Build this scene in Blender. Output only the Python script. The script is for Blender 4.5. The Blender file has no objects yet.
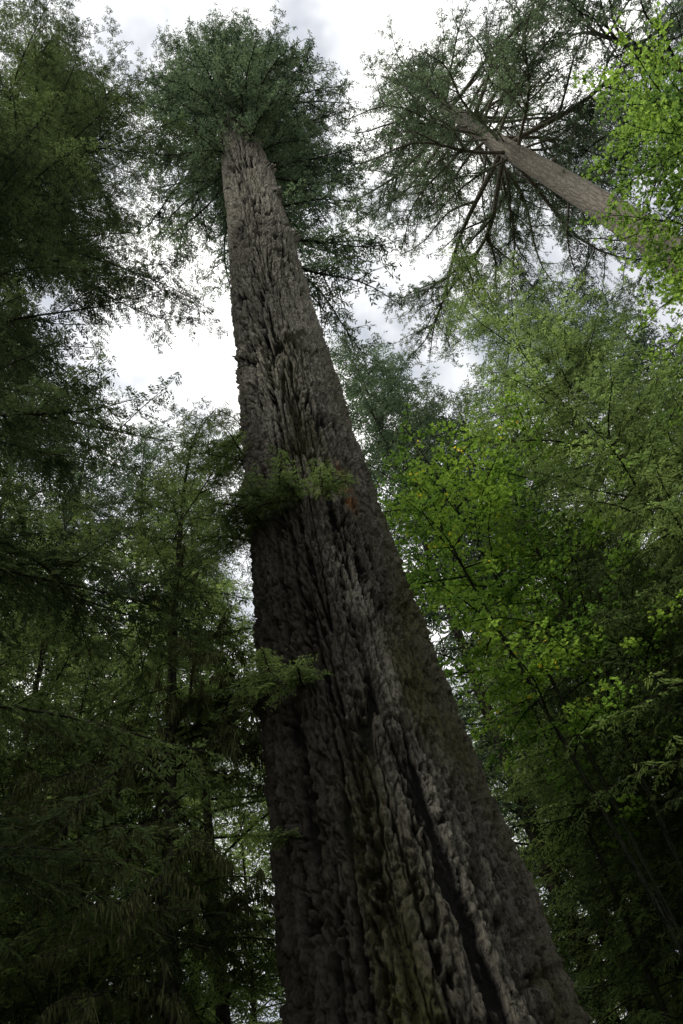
import bpy, math, time
import numpy as np
from mathutils import Matrix, Vector
T0=time.time()
scene=bpy.context.scene
col=scene.collection
scene.view_settings.view_transform='Standard'
scene.view_settings.look='None'
scene.view_settings.exposure=0
Z=np.array([0,0,1.0])

# ------------------------------------------------------------- noise helpers
def h3(i,j,k,s=0):
    n=(i.astype(np.int64)*73856093)^(j.astype(np.int64)*19349663)^(k.astype(np.int64)*83492791)^(s*2654435)
    n=(n^(n>>13))*1274126177 & 0x7fffffff
    n=(n^(n>>15))*668265263 & 0x7fffffff
    n=(n^(n>>12))
    return (n & 0xffffff)/float(0xffffff)
def vnoise(x,y,z,s=0):
    xi=np.floor(x);yi=np.floor(y);zi=np.floor(z)
    fx=x-xi;fy=y-yi;fz=z-zi
    fx=fx*fx*(3-2*fx);fy=fy*fy*(3-2*fy);fz=fz*fz*(3-2*fz)
    r=0
    for a in (0,1):
        for b in (0,1):
            for c in (0,1):
                w=(fx if a else 1-fx)*(fy if b else 1-fy)*(fz if c else 1-fz)
                r=r+w*h3(xi+a,yi+b,zi+c,s)
    return r*2-1
def fbm(x,y,z,o=3,s=0):
    r=0;a=1
    for i in range(o):
        r=r+a*vnoise(x,y,z,s+i); x=x*2.03;y=y*2.03;z=z*2.03;a*=.5
    return r/1.7
def voro(x,y,z,s=0):
    """distance to nearest / second nearest feature point and a random value per cell"""
    xi=np.floor(x);yi=np.floor(y);zi=np.floor(z)
    f1=np.full(x.shape,9.0);f2=f1.copy();cid=np.zeros(x.shape)
    for a in (-1,0,1):
        for b in (-1,0,1):
            for c in (-1,0,1):
                cx=xi+a;cy=yi+b;cz=zi+c
                d=np.sqrt((cx+h3(cx,cy,cz,s+1)-x)**2+(cy+h3(cx,cy,cz,s+2)-y)**2+(cz+h3(cx,cy,cz,s+3)-z)**2)
                cid=np.where(d<f1,h3(cx,cy,cz,s+4),cid)
                f2=np.minimum(f2,np.maximum(f1,d)); f1=np.minimum(f1,d)
    return f1,f2,cid
def sst(a,b,x):
    t=np.clip((x-a)/(b-a),0,1); return t*t*(3-2*t)

# ------------------------------------------------------------- materials
def newmat(n):
    m=bpy.data.materials.new(n); m.use_nodes=True
    nt=m.node_tree; nt.nodes.clear()
    return m,nt,nt.nodes,nt.links
def mixrgb(ns,ln,fac,a,b,bt='MIX'):
    m=ns.new('ShaderNodeMix'); m.data_type='RGBA'; m.blend_type=bt
    for sock,v in ((m.inputs[0],fac),(m.inputs[6],a),(m.inputs[7],b)):
        if hasattr(v,'links'): ln.new(v,sock)
        elif isinstance(v,(int,float)): sock.default_value=v
        else: sock.default_value=(*v,1)
    return m.outputs[2]
def maprange(ns,ln,v,a,b,c=0,d=1):
    m=ns.new('ShaderNodeMapRange'); ln.new(v,m.inputs[0])
    for i,x in enumerate((a,b,c,d)): m.inputs[i+1].default_value=x
    return m.outputs[0]
def noise(ns,ln,scale,detail=3,vec=None,rough=.55):
    n=ns.new('ShaderNodeTexNoise'); n.inputs['Scale'].default_value=scale; n.inputs['Detail'].default_value=detail
    n.inputs['Roughness'].default_value=rough
    if vec is not None: ln.new(vec,n.inputs['Vector'])
    return n.outputs['Fac']
def foliage_mat(name,dark,mid,light,trans,tcol,acc=None):
    """tint attribute 0..1 -> dark / mid / light needles, a few accent leaves near 1"""
    m,nt,ns,ln=newmat(name)
    at=ns.new('ShaderNodeAttribute'); at.attribute_name='tint'
    cr=ns.new('ShaderNodeValToRGB'); ln.new(at.outputs['Fac'],cr.inputs[0])
    el=cr.color_ramp.elements
    el[0].position=0;el[0].color=(*dark,1);el[1].position=.96;el[1].color=(*light,1)
    x=el.new(.5);x.color=(*mid,1)
    x=el.new(1.0);x.color=(*(acc or light),1)
    df=ns.new('ShaderNodeBsdfDiffuse'); ln.new(cr.outputs[0],df.inputs['Color'])
    tr=ns.new('ShaderNodeBsdfTranslucent'); c4=mixrgb(ns,ln,1,cr.outputs[0],tcol,'MULTIPLY'); ln.new(c4,tr.inputs['Color'])
    mx=ns.new('ShaderNodeMixShader'); mx.inputs[0].default_value=trans
    ln.new(df.outputs[0],mx.inputs[1]); ln.new(tr.outputs[0],mx.inputs[2])
    o=ns.new('ShaderNodeOutputMaterial'); ln.new(mx.outputs[0],o.inputs[0])
    return m
M_HEMD=foliage_mat('hemlock_needles_dark',(.02,.029,.016),(.052,.07,.034),(.1,.135,.056),.45,(1.6,1.7,1.3))
M_HEM=foliage_mat('hemlock_needles',(.03,.043,.021),(.082,.112,.045),(.15,.197,.072),.52,(2.,2.1,1.6))
M_HEML=foliage_mat('hemlock_needles_light',(.048,.068,.028),(.11,.152,.056),(.18,.235,.08),.56,(2.2,2.3,1.8))
M_FIR=foliage_mat('fir_needles',(.033,.048,.031),(.066,.092,.054),(.115,.15,.083),.5,(1.6,1.7,1.5))
M_MAP=foliage_mat('maple_leaves',(.055,.105,.027),(.12,.2,.04),(.2,.29,.052),.63,(2.2,2.25,1.7),(.55,.42,.05))
M_MAPG=foliage_mat('maple_leaves_fresh',(.05,.095,.028),(.1,.165,.038),(.16,.245,.05),.6,(2.1,2.1,1.6))

def bark_mat(name,c1,c2,moss,mossamt,sc=1.0):
    m,nt,ns,ln=newmat(name)
    ge=ns.new('ShaderNodeNewGeometry')
    mp=ns.new('ShaderNodeMapping'); mp.inputs['Scale'].default_value=(7*sc,7*sc,1.3*sc); ln.new(ge.outputs['Position'],mp.inputs['Vector'])
    v=ns.new('ShaderNodeTexVoronoi'); v.feature='DISTANCE_TO_EDGE'; v.inputs['Scale'].default_value=1; ln.new(mp.outputs[0],v.inputs['Vector'])
    n1=noise(ns,ln,22,5,ge.outputs['Position'])
    n2=noise(ns,ln,1.4,4,ge.outputs['Position'])
    e=maprange(ns,ln,v.outputs['Distance'],0,.25)
    c=mixrgb(ns,ln,e,[x*.45 for x in c1],c1)
    c=mixrgb(ns,ln,maprange(ns,ln,n1,.4,.65),c,c2)
    c=mixrgb(ns,ln,maprange(ns,ln,n2,.62-mossamt,.72-mossamt*.6),c,moss)
    pb=ns.new('ShaderNodeBsdfPrincipled'); ln.new(c,pb.inputs['Base Color']); pb.inputs['Roughness'].default_value=.95
    pb.inputs['Specular IOR Level'].default_value=.1
    ad=ns.new('ShaderNodeMath'); ad.operation='ADD'; ln.new(e,ad.inputs[0]); ln.new(n1,ad.inputs[1])
    b=ns.new('ShaderNodeBump'); b.inputs['Strength'].default_value=1; b.inputs['Distance'].default_value=.05
    ln.new(ad.outputs[0],b.inputs['Height']); ln.new(b.outputs[0],pb.inputs['Normal'])
    o=ns.new('ShaderNodeOutputMaterial'); ln.new(pb.outputs[0],o.inputs[0])
    return m
M_BKD=bark_mat('hemlock_bark',(.03,.026,.02),(.052,.046,.034),(.032,.04,.015),.1)
M_BKF=bark_mat('fir_bark',(.19,.168,.135),(.3,.27,.215),(.11,.11,.07),-.05,.8)
M_BKM=bark_mat('maple_bark',(.025,.026,.018),(.045,.046,.03),(.03,.04,.015),.2,2)
def moss_mat():
    m,nt,ns,ln=newmat('hanging_moss')
    ge=ns.new('ShaderNodeNewGeometry'); f=noise(ns,ln,3,4,ge.outputs['Position'])
    c=mixrgb(ns,ln,f,(.03,.034,.014),(.095,.1,.042))
    df=ns.new('ShaderNodeBsdfDiffuse'); ln.new(c,df.inputs['Color'])
    o=ns.new('ShaderNodeOutputMaterial'); ln.new(df.outputs[0],o.inputs[0]); return m
M_MOSS=moss_mat()

def giant_bark():
    m,nt,ns,ln=newmat('old_fir_bark')
    ge=ns.new('ShaderNodeNewGeometry'); P=ge.outputs['Position']
    def A(n):
        a=ns.new('ShaderNodeAttribute'); a.attribute_name=n; return a.outputs['Fac']
    cav,mos,pal,sca,cell,low_shade=A('cav'),A('moss'),A('pale'),A('scar'),A('cell'),A('low_shade')
    n1=noise(ns,ln,16,8,P,.8); n2=noise(ns,ln,3.5,5,P)
    mp2=ns.new('ShaderNodeMapping'); mp2.inputs['Scale'].default_value=(38,38,4.5); ln.new(P,mp2.inputs['Vector'])
    n3=noise(ns,ln,1,8,mp2.outputs[0],.8)
    base=mixrgb(ns,ln,maprange(ns,ln,n2,.35,.65),(.12,.105,.076),(.2,.178,.132))
    base=mixrgb(ns,ln,maprange(ns,ln,cell,.35,1,0,.75),base,(.38,.345,.265))
    base=mixrgb(ns,ln,maprange(ns,ln,n3,.5,.6,0,.85),base,(.48,.44,.345))
    base=mixrgb(ns,ln,pal,base,(.72,.67,.54))
    base=mixrgb(ns,ln,low_shade,base,(.07,.06,.042))  # lower-trunk shade mixed into the bark colour
    base=mixrgb(ns,ln,maprange(ns,ln,n1,.49,.40,0,.88),base,(.036,.03,.021))
    base=mixrgb(ns,ln,maprange(ns,ln,n3,.47,.38,0,.9),base,(.038,.031,.022))
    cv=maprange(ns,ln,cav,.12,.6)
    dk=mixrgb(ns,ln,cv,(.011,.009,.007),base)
    mf=ns.new('ShaderNodeMath'); mf.operation='MULTIPLY'; ln.new(mos,mf.inputs[0]); ln.new(maprange(ns,ln,n1,.42,.52),mf.inputs[1])
    dk=mixrgb(ns,ln,mf.outputs[0],dk,(.14,.14,.045))
    dk=mixrgb(ns,ln,sca,dk,(.55,.26,.09))
    pb=ns.new('ShaderNodeBsdfPrincipled'); ln.new(dk,pb.inputs['Base Color']); pb.inputs['Roughness'].default_value=.85
    pb.inputs['Specular IOR Level'].default_value=.2
    a=ns.new('ShaderNodeMath'); a.operation='ADD'; ln.new(n1,a.inputs[0]); ln.new(n3,a.inputs[1])
    b=ns.new('ShaderNodeBump'); b.inputs['Strength'].default_value=1; b.inputs['Distance'].default_value=.2
    ln.new(a.outputs[0],b.inputs['Height']); ln.new(b.outputs[0],pb.inputs['Normal'])
    o=ns.new('ShaderNodeOutputMaterial'); ln.new(pb.outputs[0],o.inputs[0]); return m
M_GIANT=giant_bark()

# ------------------------------------------------------------- mesh building
def np_mesh(name,V,faces_list,mat,attrs=None,smooth=False):
    me=bpy.data.meshes.new(name)
    me.vertices.add(len(V)); me.vertices.foreach_set('co',np.ascontiguousarray(V,dtype=np.float32).ravel())
    loops=np.concatenate([f.ravel() for f in faces_list]).astype(np.int32)
    tot=np.concatenate([np.full(len(f),f.shape[1]) for f in faces_list]).astype(np.int32)
    st=np.concatenate([[0],np.cumsum(tot)[:-1]]).astype(np.int32)
    me.loops.add(len(loops)); me.loops.foreach_set('vertex_index',loops)
    me.polygons.add(len(tot)); me.polygons.foreach_set('loop_start',st)
    me.polygons.foreach_set('use_smooth',np.full(len(tot),smooth))
    for k,a in (attrs or {}).items():
        at=me.attributes.new(k,'FLOAT','POINT'); at.data.foreach_set('value',np.ascontiguousarray(a,dtype=np.float32))
    me.materials.append(mat); me.update(calc_edges=True)
    return me
def nrm(v): return v/np.maximum(np.linalg.norm(v,axis=-1,keepdims=True),1e-9)
LEAF=np.array([(0,-.03),(.08,-.42),(.32,-.3),(.5,-.62),(.6,-.25),(1,0),(.6,.25),(.5,.62),(.32,.3),(.08,.42),(0,.03)])

class Acc:
    def __init__(s): s.q=[];s.d=[];s.w=[];s.t=[];s.tv=[];s.tf=[];s.tf3=[];s.n=0;s.mp=[]
    def blades(s,q,d,w,t): s.q.append(q);s.d.append(d);s.w.append(w);s.t.append(t)
    def tube(s,P,R,k=5):
        n=len(P); T=nrm(np.gradient(P,axis=0))
        up=np.where(np.abs(T[:,2:3])>.9,np.array([[1.,0,0]]),np.array([[0,0,1.]]))
        A=nrm(np.cross(T,up));B=np.cross(T,A)
        th=np.arange(k)*2*np.pi/k
        V=P[:,None]+R[:,None,None]*(A[:,None]*np.cos(th)[None,:,None]+B[:,None]*np.sin(th)[None,:,None])
        i=np.arange(n-1)[:,None]*k; j=np.arange(k)[None]; j2=(j+1)%k
        F=np.stack([i+j,i+j2,i+k+j2,i+k+j],-1).reshape(-1,4)+s.n
        s.tv.append(V.reshape(-1,3)); s.tf.append(F); s.n+=n*k
    def twigs(s,P,D,w):
        W=nrm(np.cross(D,Z))*w
        V=np.stack([P-W*.5,P+W*.5,P+D*1.0],1)
        F=(np.arange(len(P))[:,None]*3+np.arange(3)[None])+s.n
        s.tv.append(V.reshape(-1,3)); s.n+=len(P)*3
        s.tf3.append(F)
    def wood(s,name,mat):
        fl=[np.concatenate(s.tf)]
        if s.tf3: fl.append(np.concatenate(s.tf3))
        return np_mesh(name,np.concatenate(s.tv),fl,mat,smooth=True)
    def leaf(s,name,mat,mode='blade'):
        q=np.concatenate(s.q);d=np.concatenate(s.d);w=np.concatenate(s.w);t=np.concatenate(s.t)
        # clumps of older and younger growth
        t=np.clip(t+.45*vnoise(q[:,0]*.7,q[:,1]*.7,q[:,2]*.7,7)+.2*vnoise(q[:,0]*2.5,q[:,1]*2.5,q[:,2]*2.5,8),0,.95+.05*(t>.93))
        if mode=='blade':
            V=np.stack([q,q+d*.4+w,q+d,q+d*.4-w],1);k=4
        else:
            k=len(LEAF); L=np.linalg.norm(d,axis=1,keepdims=True)
            wn=nrm(w)*L; up=nrm(np.cross(d,w))*L
            V=q[:,None]+d[:,None]*LEAF[None,:,0:1]+wn[:,None]*LEAF[None,:,1:2]-up[:,None]*(.25*LEAF[None,:,0:1]**2+.25*LEAF[None,:,1:2]**2)
        F=np.arange(len(q)*k).reshape(-1,k)
        return np_mesh(name,V.reshape(-1,3),[F],mat,{'tint':np.repeat(t,k)}),len(q)

def frond(rng,O,az,L,acc,c,level=0,lr=None):
    hd=np.array([math.sin(az),math.cos(az),0]);sd=np.array([math.cos(az),-math.sin(az),0])
    rise=c['rise']+rng.normal()*.12; droop=c['droop']*rng.uniform(.6,1.4); k=rng.normal()*.12
    w1,w2=rng.uniform(0,6,2); wg=c.get('wig',.02)
    def Pf(s):
        s=np.asarray(s,float)[...,None]
        return O+hd*L*s*.97+sd*(k*L*s*s+wg*L*np.sin(w1+s*7)*s)+Z*L*(rise*s-droop*s*s+c['tip']*s**4+wg*.7*np.sin(w2+s*9)*s)
    def Tf(s): return nrm(Pf(s+.02)-Pf(s-.02))
    ss=np.linspace(0,1,11 if level==0 else 7)
    r=(lr if lr else c['limb']*L)
    acc.tube(Pf(ss),r*(1-ss*.9)+.002,5 if level==0 else 4)
    acc.mp.append(Pf(np.linspace(.1,1,10)))
    s0=c['bare'] if level==0 else .05
    n=max(3,int(L*(1-s0)/c['sec']))
    s=np.repeat(np.linspace(s0,.99,n),2)+rng.normal(size=2*n)*.3/n
    sg=np.tile([1,-1],n)
    keep=rng.random(2*n)>c['gap']; s=s[keep];sg=sg[keep]
    if len(s)<1: return
    W=min(c['W']*L,c['Wmax'])
    l2=W*((1-np.clip(s,0,1))**.75+.12)*np.clip((s-s0)/.18+.4,0,1)*rng.uniform(.5,1.25,len(s))
    P=Pf(s);T=Tf(s); A=rng.normal(c['ang'],.15,len(s))
    side=nrm(np.cross(T,Z))
    d2=nrm(T*np.cos(A)[:,None]+side*(sg*np.sin(A))[:,None]+Z*(-c['hang']*rng.uniform(.3,1.5,len(s))+rng.normal(size=len(s))*.12)[:,None])
    acc.twigs(P,d2*l2[:,None]-Z*(c['sag']*l2*l2)[:,None],c['tw'])
    M=max(1,int(l2.max()/c['ter']))
    dist=(np.arange(M)[None]+rng.random((len(s),M)))*c['ter']
    mask=(dist<l2[:,None])
    ii,jj=np.nonzero(mask)
    bt=.05+rng.random()*.6
    for sg3 in (1,-1):
        dd=dist[ii,jj]; D2=d2[ii]
        Q=P[ii]+D2*dd[:,None]-Z*(c['sag']*dd*dd)[:,None]
        n2=nrm(np.cross(D2,Z))
        m=len(ii); a=rng.normal(.85,.2,m)
        d3=nrm(D2*np.cos(a)[:,None]+n2*(sg3*np.sin(a))[:,None]+rng.normal(size=(m,3))*c['rnd']-Z*c['bd'])
        l3=c['bl']*(.55+.45*(1-dd/np.maximum(l2[ii],.01)))*rng.uniform(.6,1.35,m)
        wv=nrm(np.cross(d3,Z+rng.normal(size=(m,3))*c['tilt']))*(c['bw']*rng.uniform(.7,1.3,m)*.5)[:,None]
        acc.blades(Q,d3*l3[:,None],wv,np.clip(bt+rng.random(m)*.35,0,1))
    if level<c['levels']:
        ns=rng.poisson(c['subs']*L)
        for q in range(ns):
            s=rng.uniform(max(s0,.15),.92); sgn=rng.choice([-1,1])
            frond(rng,Pf(s),az+sgn*rng.uniform(.45,1.0),L*rng.uniform(.28,.5)*(1.15-s*.6),acc,c,level+1,r*(1-s*.85)*.6)

CH=dict(rise=.15,droop=.42,tip=.06,limb=.007,bare=.08,sec=.105,gap=.12,W=.34,Wmax=.7,ang=.95,hang=.45,sag=.5,tw=.008,ter=.036,bl=.1,bw=.02,bd=.2,rnd=.12,tilt=.35,levels=1,subs=1.9)
CF=dict(rise=.12,droop=.35,tip=.15,limb=.013,bare=.2,sec=.2,gap=.2,W=.3,Wmax=1.1,ang=.9,hang=.5,sag=.45,tw=.025,ter=.07,bl=.22,bw=.045,bd=.2,rnd=.22,tilt=.6,levels=1,subs=1.5,wig=.05)
CM=dict(rise=.35,droop=.35,tip=0,limb=.007,bare=.15,sec=.15,gap=.15,W=.34,Wmax=.7,ang=.85,hang=.05,sag=.15,tw=.008,ter=.075,bl=.085,bw=.1,bd=.12,rnd=.32,tilt=.6,levels=1,subs=2.4,wig=.03)

def stem(rng,acc,base,H,r0,hb,prof,sp,c,lean=(0,0),azf=None,rt=.012,k=14,ex=.8):
    base=np.array(base,float)
    w=rng.uniform(0,6,2); nod=rng.uniform(0,6.28)
    def ctr(h):
        h=np.asarray(h,float);t=h/H; q=np.maximum(t-.85,0)**2*H*1.3
        return np.stack([base[0]+lean[0]*t+.014*H*np.sin(w[0]+t*4)*t*(1-t)*2+q*math.cos(nod),base[1]+lean[1]*t+.014*H*np.sin(w[1]+t*5)*t*(1-t)*2+q*math.sin(nod),h],-1)
    hh=np.linspace(-.3,H,60); rr=r0*np.clip(1-hh/H,0,2)**ex*.93+rt+ r0*.5*np.exp(-np.maximum(hh,0)/ .8)
    rr[hh<0]=r0*1.6
    acc.tube(ctr(hh),rr,k)
    h=hb; g=rng.uniform(0,6)
    while h<H-.1:
        t=(h-hb)/(H-hb)
        L=prof(t)*rng.uniform(.45,1.2)
        g+=2.4+rng.normal()*.5
        if azf: L*=azf(g,h)
        if L>.15:
            cc=dict(c); cc['rise']=c['rise']+.4*t*t; cc['droop']=c['droop']*(1-.3*t)
            frond(rng,ctr(h),g,L,acc,cc)
        h+=sp*rng.uniform(.5,1.5)*(1-.5*t)
    return ctr

def mkobj(name,me,parent=None):
    o=bpy.data.objects.new(name,me); col.objects.link(o)
    if parent: o.parent=parent
    return o
TOT=0
def finish(acc,name,label,group,matw,matl,mode='blade',origin=(0,0,0),moss=None):
    global TOT
    e=mkobj(name,None); e['label']=label; e['category']='tree'
    if group: e['group']=group
    w=acc.wood('trunk',matw); l,n=acc.leaf('crown',matl,mode)
    off=Vector(origin); e.location=off
    ll=[('trunk',w),('crown',l)]
    if moss: ll.append(('hanging_moss',moss))
    for nm,me in ll:
        me.transform(Matrix.Translation(-off))
        mkobj(nm,me,e)
    TOT+=n
    return e
def copytree(e,loc,rot,sc,label=None,leafmat=None):
    n=e.copy(); col.objects.link(n); n.location=loc; n.rotation_euler=(0,0,rot); n.scale=(sc,sc,sc)
    if label:n['label']=label
    for ch in e.children:
        q=ch.copy(); q.parent=n; col.objects.link(q)
        if leafmat and ch.name.startswith('crown'):
            q.material_slots[0].link='OBJECT'; q.material_slots[0].material=leafmat
    return n
def pol(az,D): a=math.radians(az); return (D*math.sin(a),D*math.cos(a),0)

# ------------------------------------------------------------- THE GIANT
e=mkobj('douglas_fir_tree',None); e.location=(-.5,9,0)
e['label']='giant old fir with deeply furrowed grey-brown bark and high dark crown'; e['category']='tree'
hz=np.array([-0.3,0,1.5,4.8,8,13.5,21,27.4,38.7,46,55,75.5]); rz=np.array([2.3,2.2,1.66,1.38,1.25,1.09,1.0,.95,.82,.72,.5,.04])
cxz=np.array([-.5,-.5,-.5,-.5,-.54,-.5,-.37,-.18,.0,.05,.1,.3])
zz=np.concatenate([np.arange(-.3,4,.12),np.arange(4,16,.02),np.arange(16,44,.04),np.arange(44,75.5,.5),[75.5]])
nt_=1000; th=np.arange(nt_)*2*np.pi/nt_
ZZ,TH=np.meshgrid(zz,th,indexing='ij')
R=np.interp(ZZ,hz,rz); CX=np.interp(ZZ,hz,cxz)
kx=np.cos(TH)*R; ky=np.sin(TH)*R; z=ZZ
ja=fbm(kx*12,ky*12,z*9,2,6); jb=fbm(kx*12,ky*12,z*9,2,12)
# coordinates follow the taper so the furrows run straight up the stem
ux=np.cos(TH)*1.15; uy=np.sin(TH)*1.15
X=ux+.022*fbm(ux*2,uy*2,z*.6,2,5)+.03*ja; Y=uy+.022*fbm(ux*2,uy*2,z*.6,2,11)+.03*jb
zc=np.cumsum(np.gradient(zz)*np.interp(zz,[0,15,20,40],[.32,.38,.5,.65]))[:,None]+0*TH
na=vnoise(X*7.5,Y*7.5,zc,3)+.3*vnoise(X*15,Y*15,zc*2.4,4)
nb=vnoise(X*8.5+9,Y*8.5,zc*1.3+4,23)+.3*vnoise(X*18,Y*18,zc*3,24)
va=sst(.03,.2,np.abs(na)); vb=sst(.02,.14,np.abs(nb))
f1,f2,cid=voro(X*10,Y*10,z*2.0,51)
br=sst(.0,.1,f2-f1)
ridge=np.minimum(va,.16+.84*vb)*(.68+.32*br)
f3,f4,cid2=voro(X*25,Y*25,z*8.5,91)
br2=sst(0,.1,f4-f3)
n5=fbm(kx*9,ky*9,z*4.5,2,31); n7=fbm(kx*24,ky*24,z*13,2,35)
amp=np.interp(ZZ,[0,5,14,19,25,40,60],[.185,.175,.165,.15,.135,.11,.05])
fine=np.interp(z,[0,14,30,50],[1,1,.9,.5])*(.4+.6*ridge)
disp=(ridge-.75)*amp+((cid-.5)*.07+(cid2-.5)*.055*(.4+.6*br2)+n5*.015+n7*.036)*fine
big=fbm(kx*.7,ky*.7,z*.16,2,77)*.07+fbm(kx*2.2,ky*2.2,z*.3,2,78)*.025
lobes=.04*np.sin(TH*5+1.3+z*.03)*np.interp(z,[0,8,20],[3,1,.3])
disp+=big+lobes
front=np.exp(-((np.angle(np.exp(1j*(TH+np.pi*.60))))/.85)**4)
zl=18.2+.6*vnoise(kx*2,ky*2,z*0,15)+.4*vnoise(kx*6,ky*6,z*0,16)+.18*vnoise(kx*18,ky*18,z*0,17)
up=z-zl
disp+=front*(.22*sst(-.12,.05,up)*np.exp(-np.maximum(up,0)/.3)-.12*sst(.2,.6,up)*(1-sst(.9,2.8,up)))*(1+1.2*n5+.9*n7)*(.6+.4*ridge)
def knob(az,h,rad,amt):
    a=math.radians(az); d2=((np.angle(np.exp(1j*(TH-a)))*R)**2+(z-h)**2)/rad**2
    return amt*np.exp(-d2)
for az,h,rad,amt in ((-15,26.5,.22,.22),(-25,30.5,.2,.2),(-120,33.5,.3,.16),(-60,23,.2,.12),(-165,13.8,.35,.15),(-150,9,.3,.12),(-10,34.5,.25,.2),(-100,29,.22,.12)):
    disp+=knob(az,h,rad,amt)*(1+n5)
RR=np.maximum(R+disp,.02)
V=np.stack([CX+np.cos(TH)*RR+.5,np.sin(TH)*RR,ZZ],-1).reshape(-1,3)
i=np.arange(len(zz)-1)[:,None]*nt_; j=np.arange(nt_)[None]; j2=(j+1)%nt_
F=np.stack([i+j,i+j2,i+nt_+j2,i+nt_+j],-1).reshape(-1,4)
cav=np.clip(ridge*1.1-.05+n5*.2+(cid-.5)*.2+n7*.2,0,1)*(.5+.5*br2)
mo=sst(.0,.5,fbm(kx*1.1,ky*1.1,z*.35,3,88)+.55*np.cos(TH-.1))*np.interp(z,[0,6,14,20],[.95,.95,.85,.1])
pale=np.interp(z,[0,8,13,17,26,40],[.0,.04,.25,.7,.95,.95])*(.65+.45*vnoise(kx*1.5,ky*1.5,z*.5,60))
streak=np.exp(-((np.angle(np.exp(1j*(TH+np.pi*.5-.35+.02*(z-10)))))/.2)**2)*np.interp(z,[3,5,9,13,14],[.4,.8,.9,.6,0])*sst(-.1,.5,fbm(kx*3,ky*3,z*.8,2,61)+.2)
streak2=np.exp(-((np.angle(np.exp(1j*(TH+np.pi*.58))))/.25)**2)*sst(13.5,15,z)*(1-sst(18,18.8,z))
band=front*sst(0,.1,up)*(1-sst(.6,1.6,up))*.9
pale=np.clip(pale+streak*.85+streak2*ridge+band,0,1)
# shade painted into the bark colour low on the trunk, darkest on the left
low_shade=np.clip(np.interp(z,[0,9,13,17],[.5,.4,.2,0])+.75*sst(.1,.85,np.cos(TH+np.pi*.9))*np.interp(z,[0,12,16],[1,.8,0])+.3*vnoise(kx*1.3,ky*1.3,z*.3,65)*(z<17),0,.95)*(1-.85*streak)
asc=-math.pi/2+.62
sc_=np.exp(-((np.angle(np.exp(1j*(TH-asc)))*R/.11)**2+((z-12.5)/.55)**2))*sst(-.35,.15,fbm(kx*6,ky*6,z*3,2,71))*1.5
me=np_mesh('trunk',V,[F],M_GIANT,{'cav':cav.ravel(),'moss':mo.ravel(),'pale':pale.ravel(),'scar':np.clip(sc_,0,.85).ravel(),'cell':(cid*.5+cid2*.5).ravel(),'low_shade':low_shade.ravel()},smooth=True)
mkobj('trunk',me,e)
rng=np.random.default_rng(4)
acc=Acc()
def ctrg(h): return np.array([np.interp(h,hz,cxz),9.0,h])
h=26.;g=1.
while h<73.5:
    t=(h-35)/40
    L=np.interp(t,[-.2,0,.1,.25,.45,.7,.9,1],[4.,4.6,5.8,6.4,6.1,4.5,2.4,.6])*rng.uniform(.4,1.25)
    g+=2.4+rng.normal()*.5
    L*=.85-.24*(-math.cos(g))
    c=dict(CF);c['rise']=.05+.4*max(t,0);c['droop']=.42-.18*t
    if h>36.6 or (math.cos(g)>-.1 and ((h>33 and math.sin(g)>-.6) or (math.sin(g)>-.1 and math.cos(g)>.1))): frond(rng,ctrg(h),g,L,acc,c)
    h+=(.15 if h<46 else .26)*rng.uniform(.4,1.6)
w=acc.wood('limbs',M_BKD); l,n=acc.leaf('crown',M_FIR); TOT+=n
for nm,me in (('limbs',w),('crown',l)):
    me.transform(Matrix.Translation((.5,-9,0))); mkobj(nm,me,e)
CT=dict(CH);CT.update(rise=.1,droop=.4,W=.42,Wmax=.4,sec=.07,ter=.028,bl=.08,bw=.014,subs=2.6,bare=.02,limb=.012,hang=.3)
for (hh,a0,Lr,nn) in ((12.2,166,(.5,1.),4),(12.3,184,(.6,1.2),5),(12.5,202,(.6,1.4),6),(12.4,225,(.6,1.3),6),(12.6,255,(.8,1.5),6),(8.5,205,(.5,1.),5),(8.9,235,(.6,1.2),6),(6.6,222,(.4,.7),5),(16.4,262,(.8,1.8),6),(15.,255,(.7,1.5),5)):
    acc=Acc(); a=math.radians(a0); r=np.interp(hh,hz,rz)*.97
    O=ctrg(hh)+np.array([math.sin(a)*r,math.cos(a)*r,0])
    for q in range(nn):
        frond(rng,O,a+rng.normal()*.65,rng.uniform(*Lr),acc,CT)
    w=acc.wood('twigs',M_BKD); l,n=acc.leaf('branch_tuft',M_HEM)
    for m_ in (w,l): m_.transform(Matrix.Translation((.5,-9,0)))
    tu=mkobj('branch_tuft',l,e); mkobj('twigs',w,tu)

# ------------------------------------------------------------- tall firs
G='tall forest conifers'
rng=np.random.default_rng(29); acc=Acc(); b=pol(43.7,20)
c=dict(CF);c.update(gap=.36,subs=1.25,rise=.02,droop=.34,tip=.12,wig=.07,limb=.014,bare=.25)
def az2(g,h):
    f=math.cos(g-math.radians(223))   # 1 = towards the open side
    if h<43: return .6 if f<-.1 else 0
    if h<45.5: return 1 if f<.3 else 0
    return .85 if f>.4 else 1.15
stem(rng,acc,b,71,.9,38,lambda t:np.interp(t,[0,.12,.35,.7,1],[6.5,9.8,9.6,6.5,.8]),.33,c,azf=az2,ex=.5)
finish(acc,'fir_tree','tall straight pale-barked fir with gappy drooping high branches',G,M_BKF,M_FIR,origin=b)
rng=np.random.default_rng(12); acc=Acc(); b=pol(62,23)
stem(rng,acc,b,57,.5,24,lambda t:np.interp(t,[0,.12,.35,.7,1],[5,7,7,4.5,.8]),.45,c)
finish(acc,'fir_tree','tall fir with crooked dark limbs and thin foliage',G,M_BKD,M_FIR,origin=b)

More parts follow.
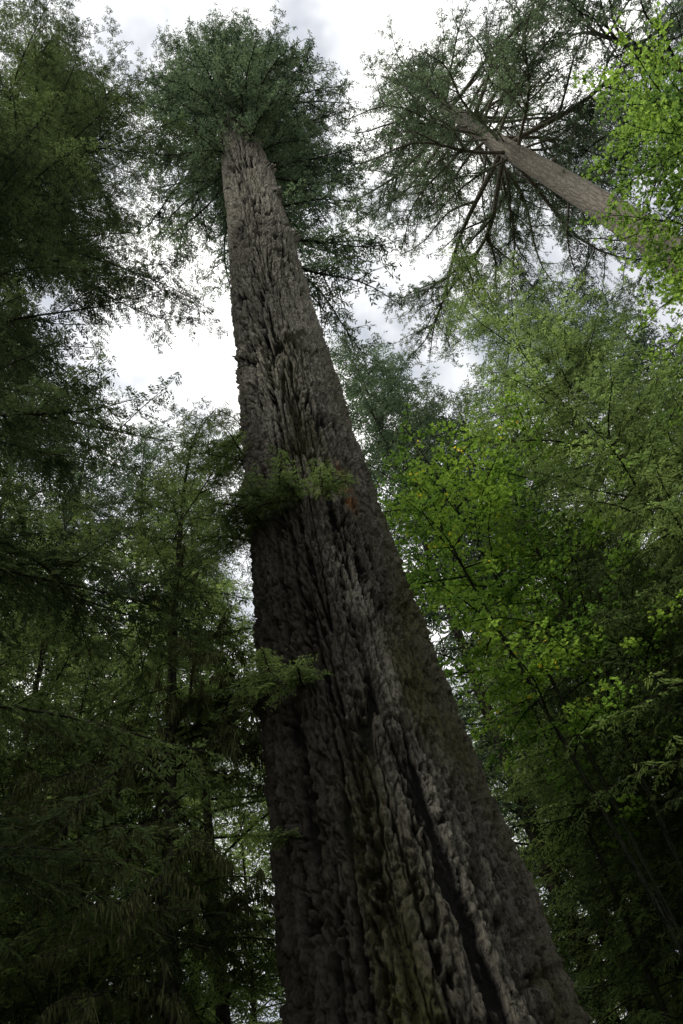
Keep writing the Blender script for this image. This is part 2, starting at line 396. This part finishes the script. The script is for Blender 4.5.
# ------------------------------------------------------------- hemlocks
def hemlock(seed,b,H,r0,hb,prof,sp,label,mat,lean=(0,0),mossy=False,ex=.8,**kw):
    rng=np.random.default_rng(seed);acc=Acc();c=dict(CH);c.update(kw)
    ctr=stem(rng,acc,b,H,r0,hb,prof,sp,c,lean=lean,ex=ex)
    ms=None
    if mossy:
        am=Acc(); pts=[]
        k0=len(acc.mp)
        for q in range(40):
            h=rng.uniform(4.5,hb+4); az=rng.uniform(0,6.28)
            L=rng.uniform(1.5,3.)
            cc=dict(c);cc.update(rise=.25,droop=.85,gap=.8,subs=2.2,wig=.06,limb=.014)
            frond(rng,ctr(h),az,L,acc,cc)
        for P in acc.mp[k0:]+[p for p in acc.mp[:k0] if p[0,2]<hb+6][::2]:
            seg=P[:-1]; dv=P[1:]-P[:-1]
            m=int(26*np.linalg.norm(P[-1]-P[0]))+3
            ii=rng.integers(0,len(seg),m); u=rng.random((m,1))
            pts.append(seg[ii]+dv[ii]*u)
        P=np.concatenate(pts); m=len(P)
        for rep in range(6):
            d=np.stack([rng.normal(size=m)*.2,rng.normal(size=m)*.2,-np.ones(m)],-1)*(rng.gamma(1.5,.06,m)+.02)[:,None]
            am.blades(P+rng.normal(size=(m,3))*.015,d,nrm(np.cross(d,rng.normal(size=(m,3))))*.009,rng.random(m))
        ms,_=am.leaf('hanging_moss',M_MOSS)
    return finish(acc,'hemlock_tree',label,G,M_BKD,mat,origin=b,moss=ms)
P3=lambda a,b_,c_:(lambda t:np.interp(t,[0,.3,.7,.93,1],[a,b_,c_,c_*.55,.5]))
hemlock(21,pol(-51,8.3),46,.34,5,lambda t:np.interp(t,[0,.3,.6,1],[4.5,5.1,4.4,.8]),.19,'tall dense hemlock with long drooping dark green branches',M_HEMD,sec=.12,ter=.036,bl=.1,bw=.022,hang=.6,subs=1.5,rnd=.08,W=.36,Wmax=.85,gap=.2)
hemlock(22,pol(-20.5,10.5),20.5,.17,6.5,P3(2.3,2.7,2.0),.19,'slender dark hemlock with moss-draped lower branches',M_HEM,lean=(.7,.3),mossy=True,ex=1.15)
FA=hemlock(23,pol(-31,13),20,.15,3,P3(3.2,3.2,2.2),.2,'dense young hemlock with drooping green branches',M_HEM,sec=.12,ter=.045,bl=.12,bw=.025,ex=1.2)
hemlock(24,pol(27.5,14),28.5,.16,7,P3(3.6,3.8,2.9),.22,'slender light green hemlock with feathery layered branches',M_HEML,sec=.14,ter=.05,bl=.13,bw=.026,gap=.15,ex=1.1)
FB=hemlock(25,pol(17.5,14),16.5,.15,2.5,P3(3.3,3.2,2.1),.2,'dense dark young hemlock with drooping branches',M_HEMD,sec=.12,ter=.045,bl=.12,bw=.025,ex=1.2)
# ------------------------------------------------------------- maples
def maple(seed,b,stems,label,mat,prof,sp,**kw):
    rng=np.random.default_rng(seed);acc=Acc();c=dict(CM);c.update(kw)
    for (H,hb,lean) in stems:
        stem(rng,acc,b,H,.045,hb,prof,sp,c,lean=lean,k=8)
    return finish(acc,'maple_tree',label,None,M_BKM,mat,'leaf',origin=b)
mp_=lambda t:np.interp(t,[0,.4,.8,1],[1.9,2.5,2.,.8])
maple(31,pol(14.3,12.4),((20.,10,(-.6,.6)),(18.5,9,(-1.2,-.2)),(17,8,(.8,.4)),(20,9,(1.9,.2))),'slim maple with bright yellow-green translucent leaves',M_MAP,mp_,.34)
maple(32,pol(53,11.3),((19,8,(-.6,.6)),(16.5,6,(-1.0,1.6)),(22,9,(.8,-.6)),(23,12,(.5,-.8)),(15.5,6,(-.4,1.3)),(15,6,(-1.,.9))),'slim maple with fresh green leaves spreading overhead',M_MAPG,mp_,.22)

# ------------------------------------------------------------- background conifers
CB=dict(sec=.24,ter=.09,bl=.24,bw=.05,subs=1.4,tw=.02,limb=.007,ex=1.2)
B1=hemlock(41,pol(-12,27),27,.2,3,P3(3.8,3.8,2.6),.3,'distant forest hemlock with drooping green branches',M_HEML,**CB)
B2=hemlock(42,pol(9,30),30,.22,4,P3(4.2,4.0,2.8),.3,'distant forest hemlock with drooping green branches',M_HEML,**CB)
B3=hemlock(43,pol(12.5,25),42,.28,5,P3(3.8,4.,3.2),.27,'tall distant fir with greyish green crown',M_FIR,**CB)
rb=np.random.default_rng(5)
for k,(az,D,s) in enumerate(((-38,24,1.),(-30,26,1.05),(-25,22,.95),(-17,33,1.1),(-8,26,.8),(3,30,.9),(5,24,.8),(19,24,.85),(24,30,1.),(12,19,.62),(34,25,1.),(-22,38,1.2),(-4,40,1.2),(7,40,1.15),(16,38,1.2),(-46,27,1.),(-34,36,1.3),
   (-20,24,.85),(-14,21,.7),(-28,18,.6),(9,22,.75),(14,23,.8),(21,20,.75),(28,22,.9),(17,30,1.05),(11,33,1.05),(-26,30,1.1),(-42,33,1.2),(30,34,1.2),(40,28,1.05),(15,16,.62),(10.5,15,.5),(19,15.5,.65))):
    copytree((B1,B2)[k%2],pol(az,D),rb.uniform(0,6.28),s)
for az,D,s in ((-62,20,1.),(52,34,1.),(-42,40,1.),(23,38,.9),(7.5,22,1.12),(10.,26,1.25),(17,24,.88),(21,28,1.05),(-29,22,1.),(-23,23,1.),(-47,22,1.1),(31,26,1.1),(37,30,1.15),(-37,22,1.15),(-17,25,.95)):
    copytree(B3,pol(az,D),rb.uniform(0,6.28),s)
for k,(az,D,s) in enumerate(((-38,11.5,.9),(-45,14,1.1),(-26,16,.9),(22,12.5,.8),(-33,18,1.1),(12.5,17,.85),(24,17,1.15),(33,16,1.2),(9.5,20,.85),(17,19,1.05),(28,12.5,1.),(-27,12,.75))):
    copytree((FA,FB)[k%2],pol(az,D),rb.uniform(0,6.28),s)
lab='young hemlock with flat bright green sprays beside the giant trunk'
copytree(FA,pol(-16.5,15),2.2,1.2,lab,M_HEML)
# the forest standing around the viewpoint
for k,(az,D,s) in enumerate(((110,15,1.1),(195,16,1.),(262,13,1.1))):
    copytree((B1,B2)[k%2],pol(az,D),rb.uniform(0,6.28),s)
copytree(B3,pol(226,11.5),1.,.85)  # unseen tree added on the sun side to shade the lower trunk

# ------------------------------------------------------------- ground
def ground():
    m,nt,ns,ln=newmat('forest_floor')
    ge=ns.new('ShaderNodeNewGeometry'); f=noise(ns,ln,1.5,6,ge.outputs['Position'])
    c=mixrgb(ns,ln,maprange(ns,ln,f,.4,.6),(.04,.03,.02),(.035,.05,.018))
    pb=ns.new('ShaderNodeBsdfPrincipled'); ln.new(c,pb.inputs['Base Color']); pb.inputs['Roughness'].default_value=1
    o=ns.new('ShaderNodeOutputMaterial'); ln.new(pb.outputs[0],o.inputs[0])
    g=np.concatenate([[-1500,-500,-200],np.linspace(-80,80,81),[200,500,1500]])
    GX,GY=np.meshgrid(g,g,indexing='ij'); 
    GZ=np.where(np.hypot(GX,GY)<90,.2*fbm(GX*.3,GY*.3,GX*0,3,5),0)-.05
    n=len(g); V=np.stack([GX,GY,GZ],-1).reshape(-1,3)
    i=np.arange(n-1)[:,None]*n;j=np.arange(n-1)[None]
    F=np.stack([i+j,i+n+j,i+n+j+1,i+j+1],-1).reshape(-1,4)
    o=mkobj('ground',np_mesh('ground',V,[F],m,smooth=True)); o['kind']='structure'; o['label']='mossy brown forest floor under the trees'; o['category']='ground'
ground()

# ------------------------------------------------------------- light
w=bpy.data.worlds.new('World'); scene.world=w; w.use_nodes=True
ns=w.node_tree.nodes; ln=w.node_tree.links; ns.clear()
sky=ns.new('ShaderNodeTexSky'); sky.sky_type='NISHITA'; sky.sun_disc=False
SE,SA=math.radians(56),math.radians(-138)
sky.sun_elevation=SE; sky.sun_rotation=SA
tc=ns.new('ShaderNodeTexCoord')
nz=noise(ns,ln,3.2,5,tc.outputs['Generated'],.5)
nz2=noise(ns,ln,7,4,tc.outputs['Generated'],.55)
cl=mixrgb(ns,ln,maprange(ns,ln,nz2,.38,.62),(7.9,8.2,8.6),(15.8,15.6,15.2))
fac=maprange(ns,ln,nz,.42,.54,.45,1)
c=mixrgb(ns,ln,fac,sky.outputs[0],cl)
bg=ns.new('ShaderNodeBackground'); bg.inputs['Strength'].default_value=.115; ln.new(c,bg.inputs['Color'])
o=ns.new('ShaderNodeOutputWorld'); ln.new(bg.outputs[0],o.inputs[0])
sl=bpy.data.lights.new('sun','SUN'); sl.energy=2.6; sl.angle=math.radians(10); sl.color=(1,.95,.87)
so=bpy.data.objects.new('sun',sl); col.objects.link(so)
sd=Vector((math.sin(SA)*math.cos(SE),math.cos(SA)*math.cos(SE),math.sin(SE)))
so.rotation_euler=sd.to_track_quat('Z','Y').to_euler(); so.location=(0,0,60)

# ------------------------------------------------------------- camera
cam=bpy.data.cameras.new('camera'); co=bpy.data.objects.new('camera',cam); col.objects.link(co)
cam.sensor_fit='VERTICAL'; cam.sensor_height=36; cam.lens=29.04; cam.clip_end=4000
p=math.radians(52); th_=math.radians(15.4)
d=Vector((0,math.cos(p),math.sin(p))); r0=Vector((1,0,0)); u0=Vector((0,-math.sin(p),math.cos(p)))
Rv=math.cos(th_)*r0-math.sin(th_)*u0; Uv=math.sin(th_)*r0+math.cos(th_)*u0
M=Matrix((( Rv.x,Uv.x,-d.x,0),(Rv.y,Uv.y,-d.y,0),(Rv.z,Uv.z,-d.z,1.6),(0,0,0,1)))
co.matrix_world=M
scene.camera=co
print('done',TOT,round(time.time()-T0,1))
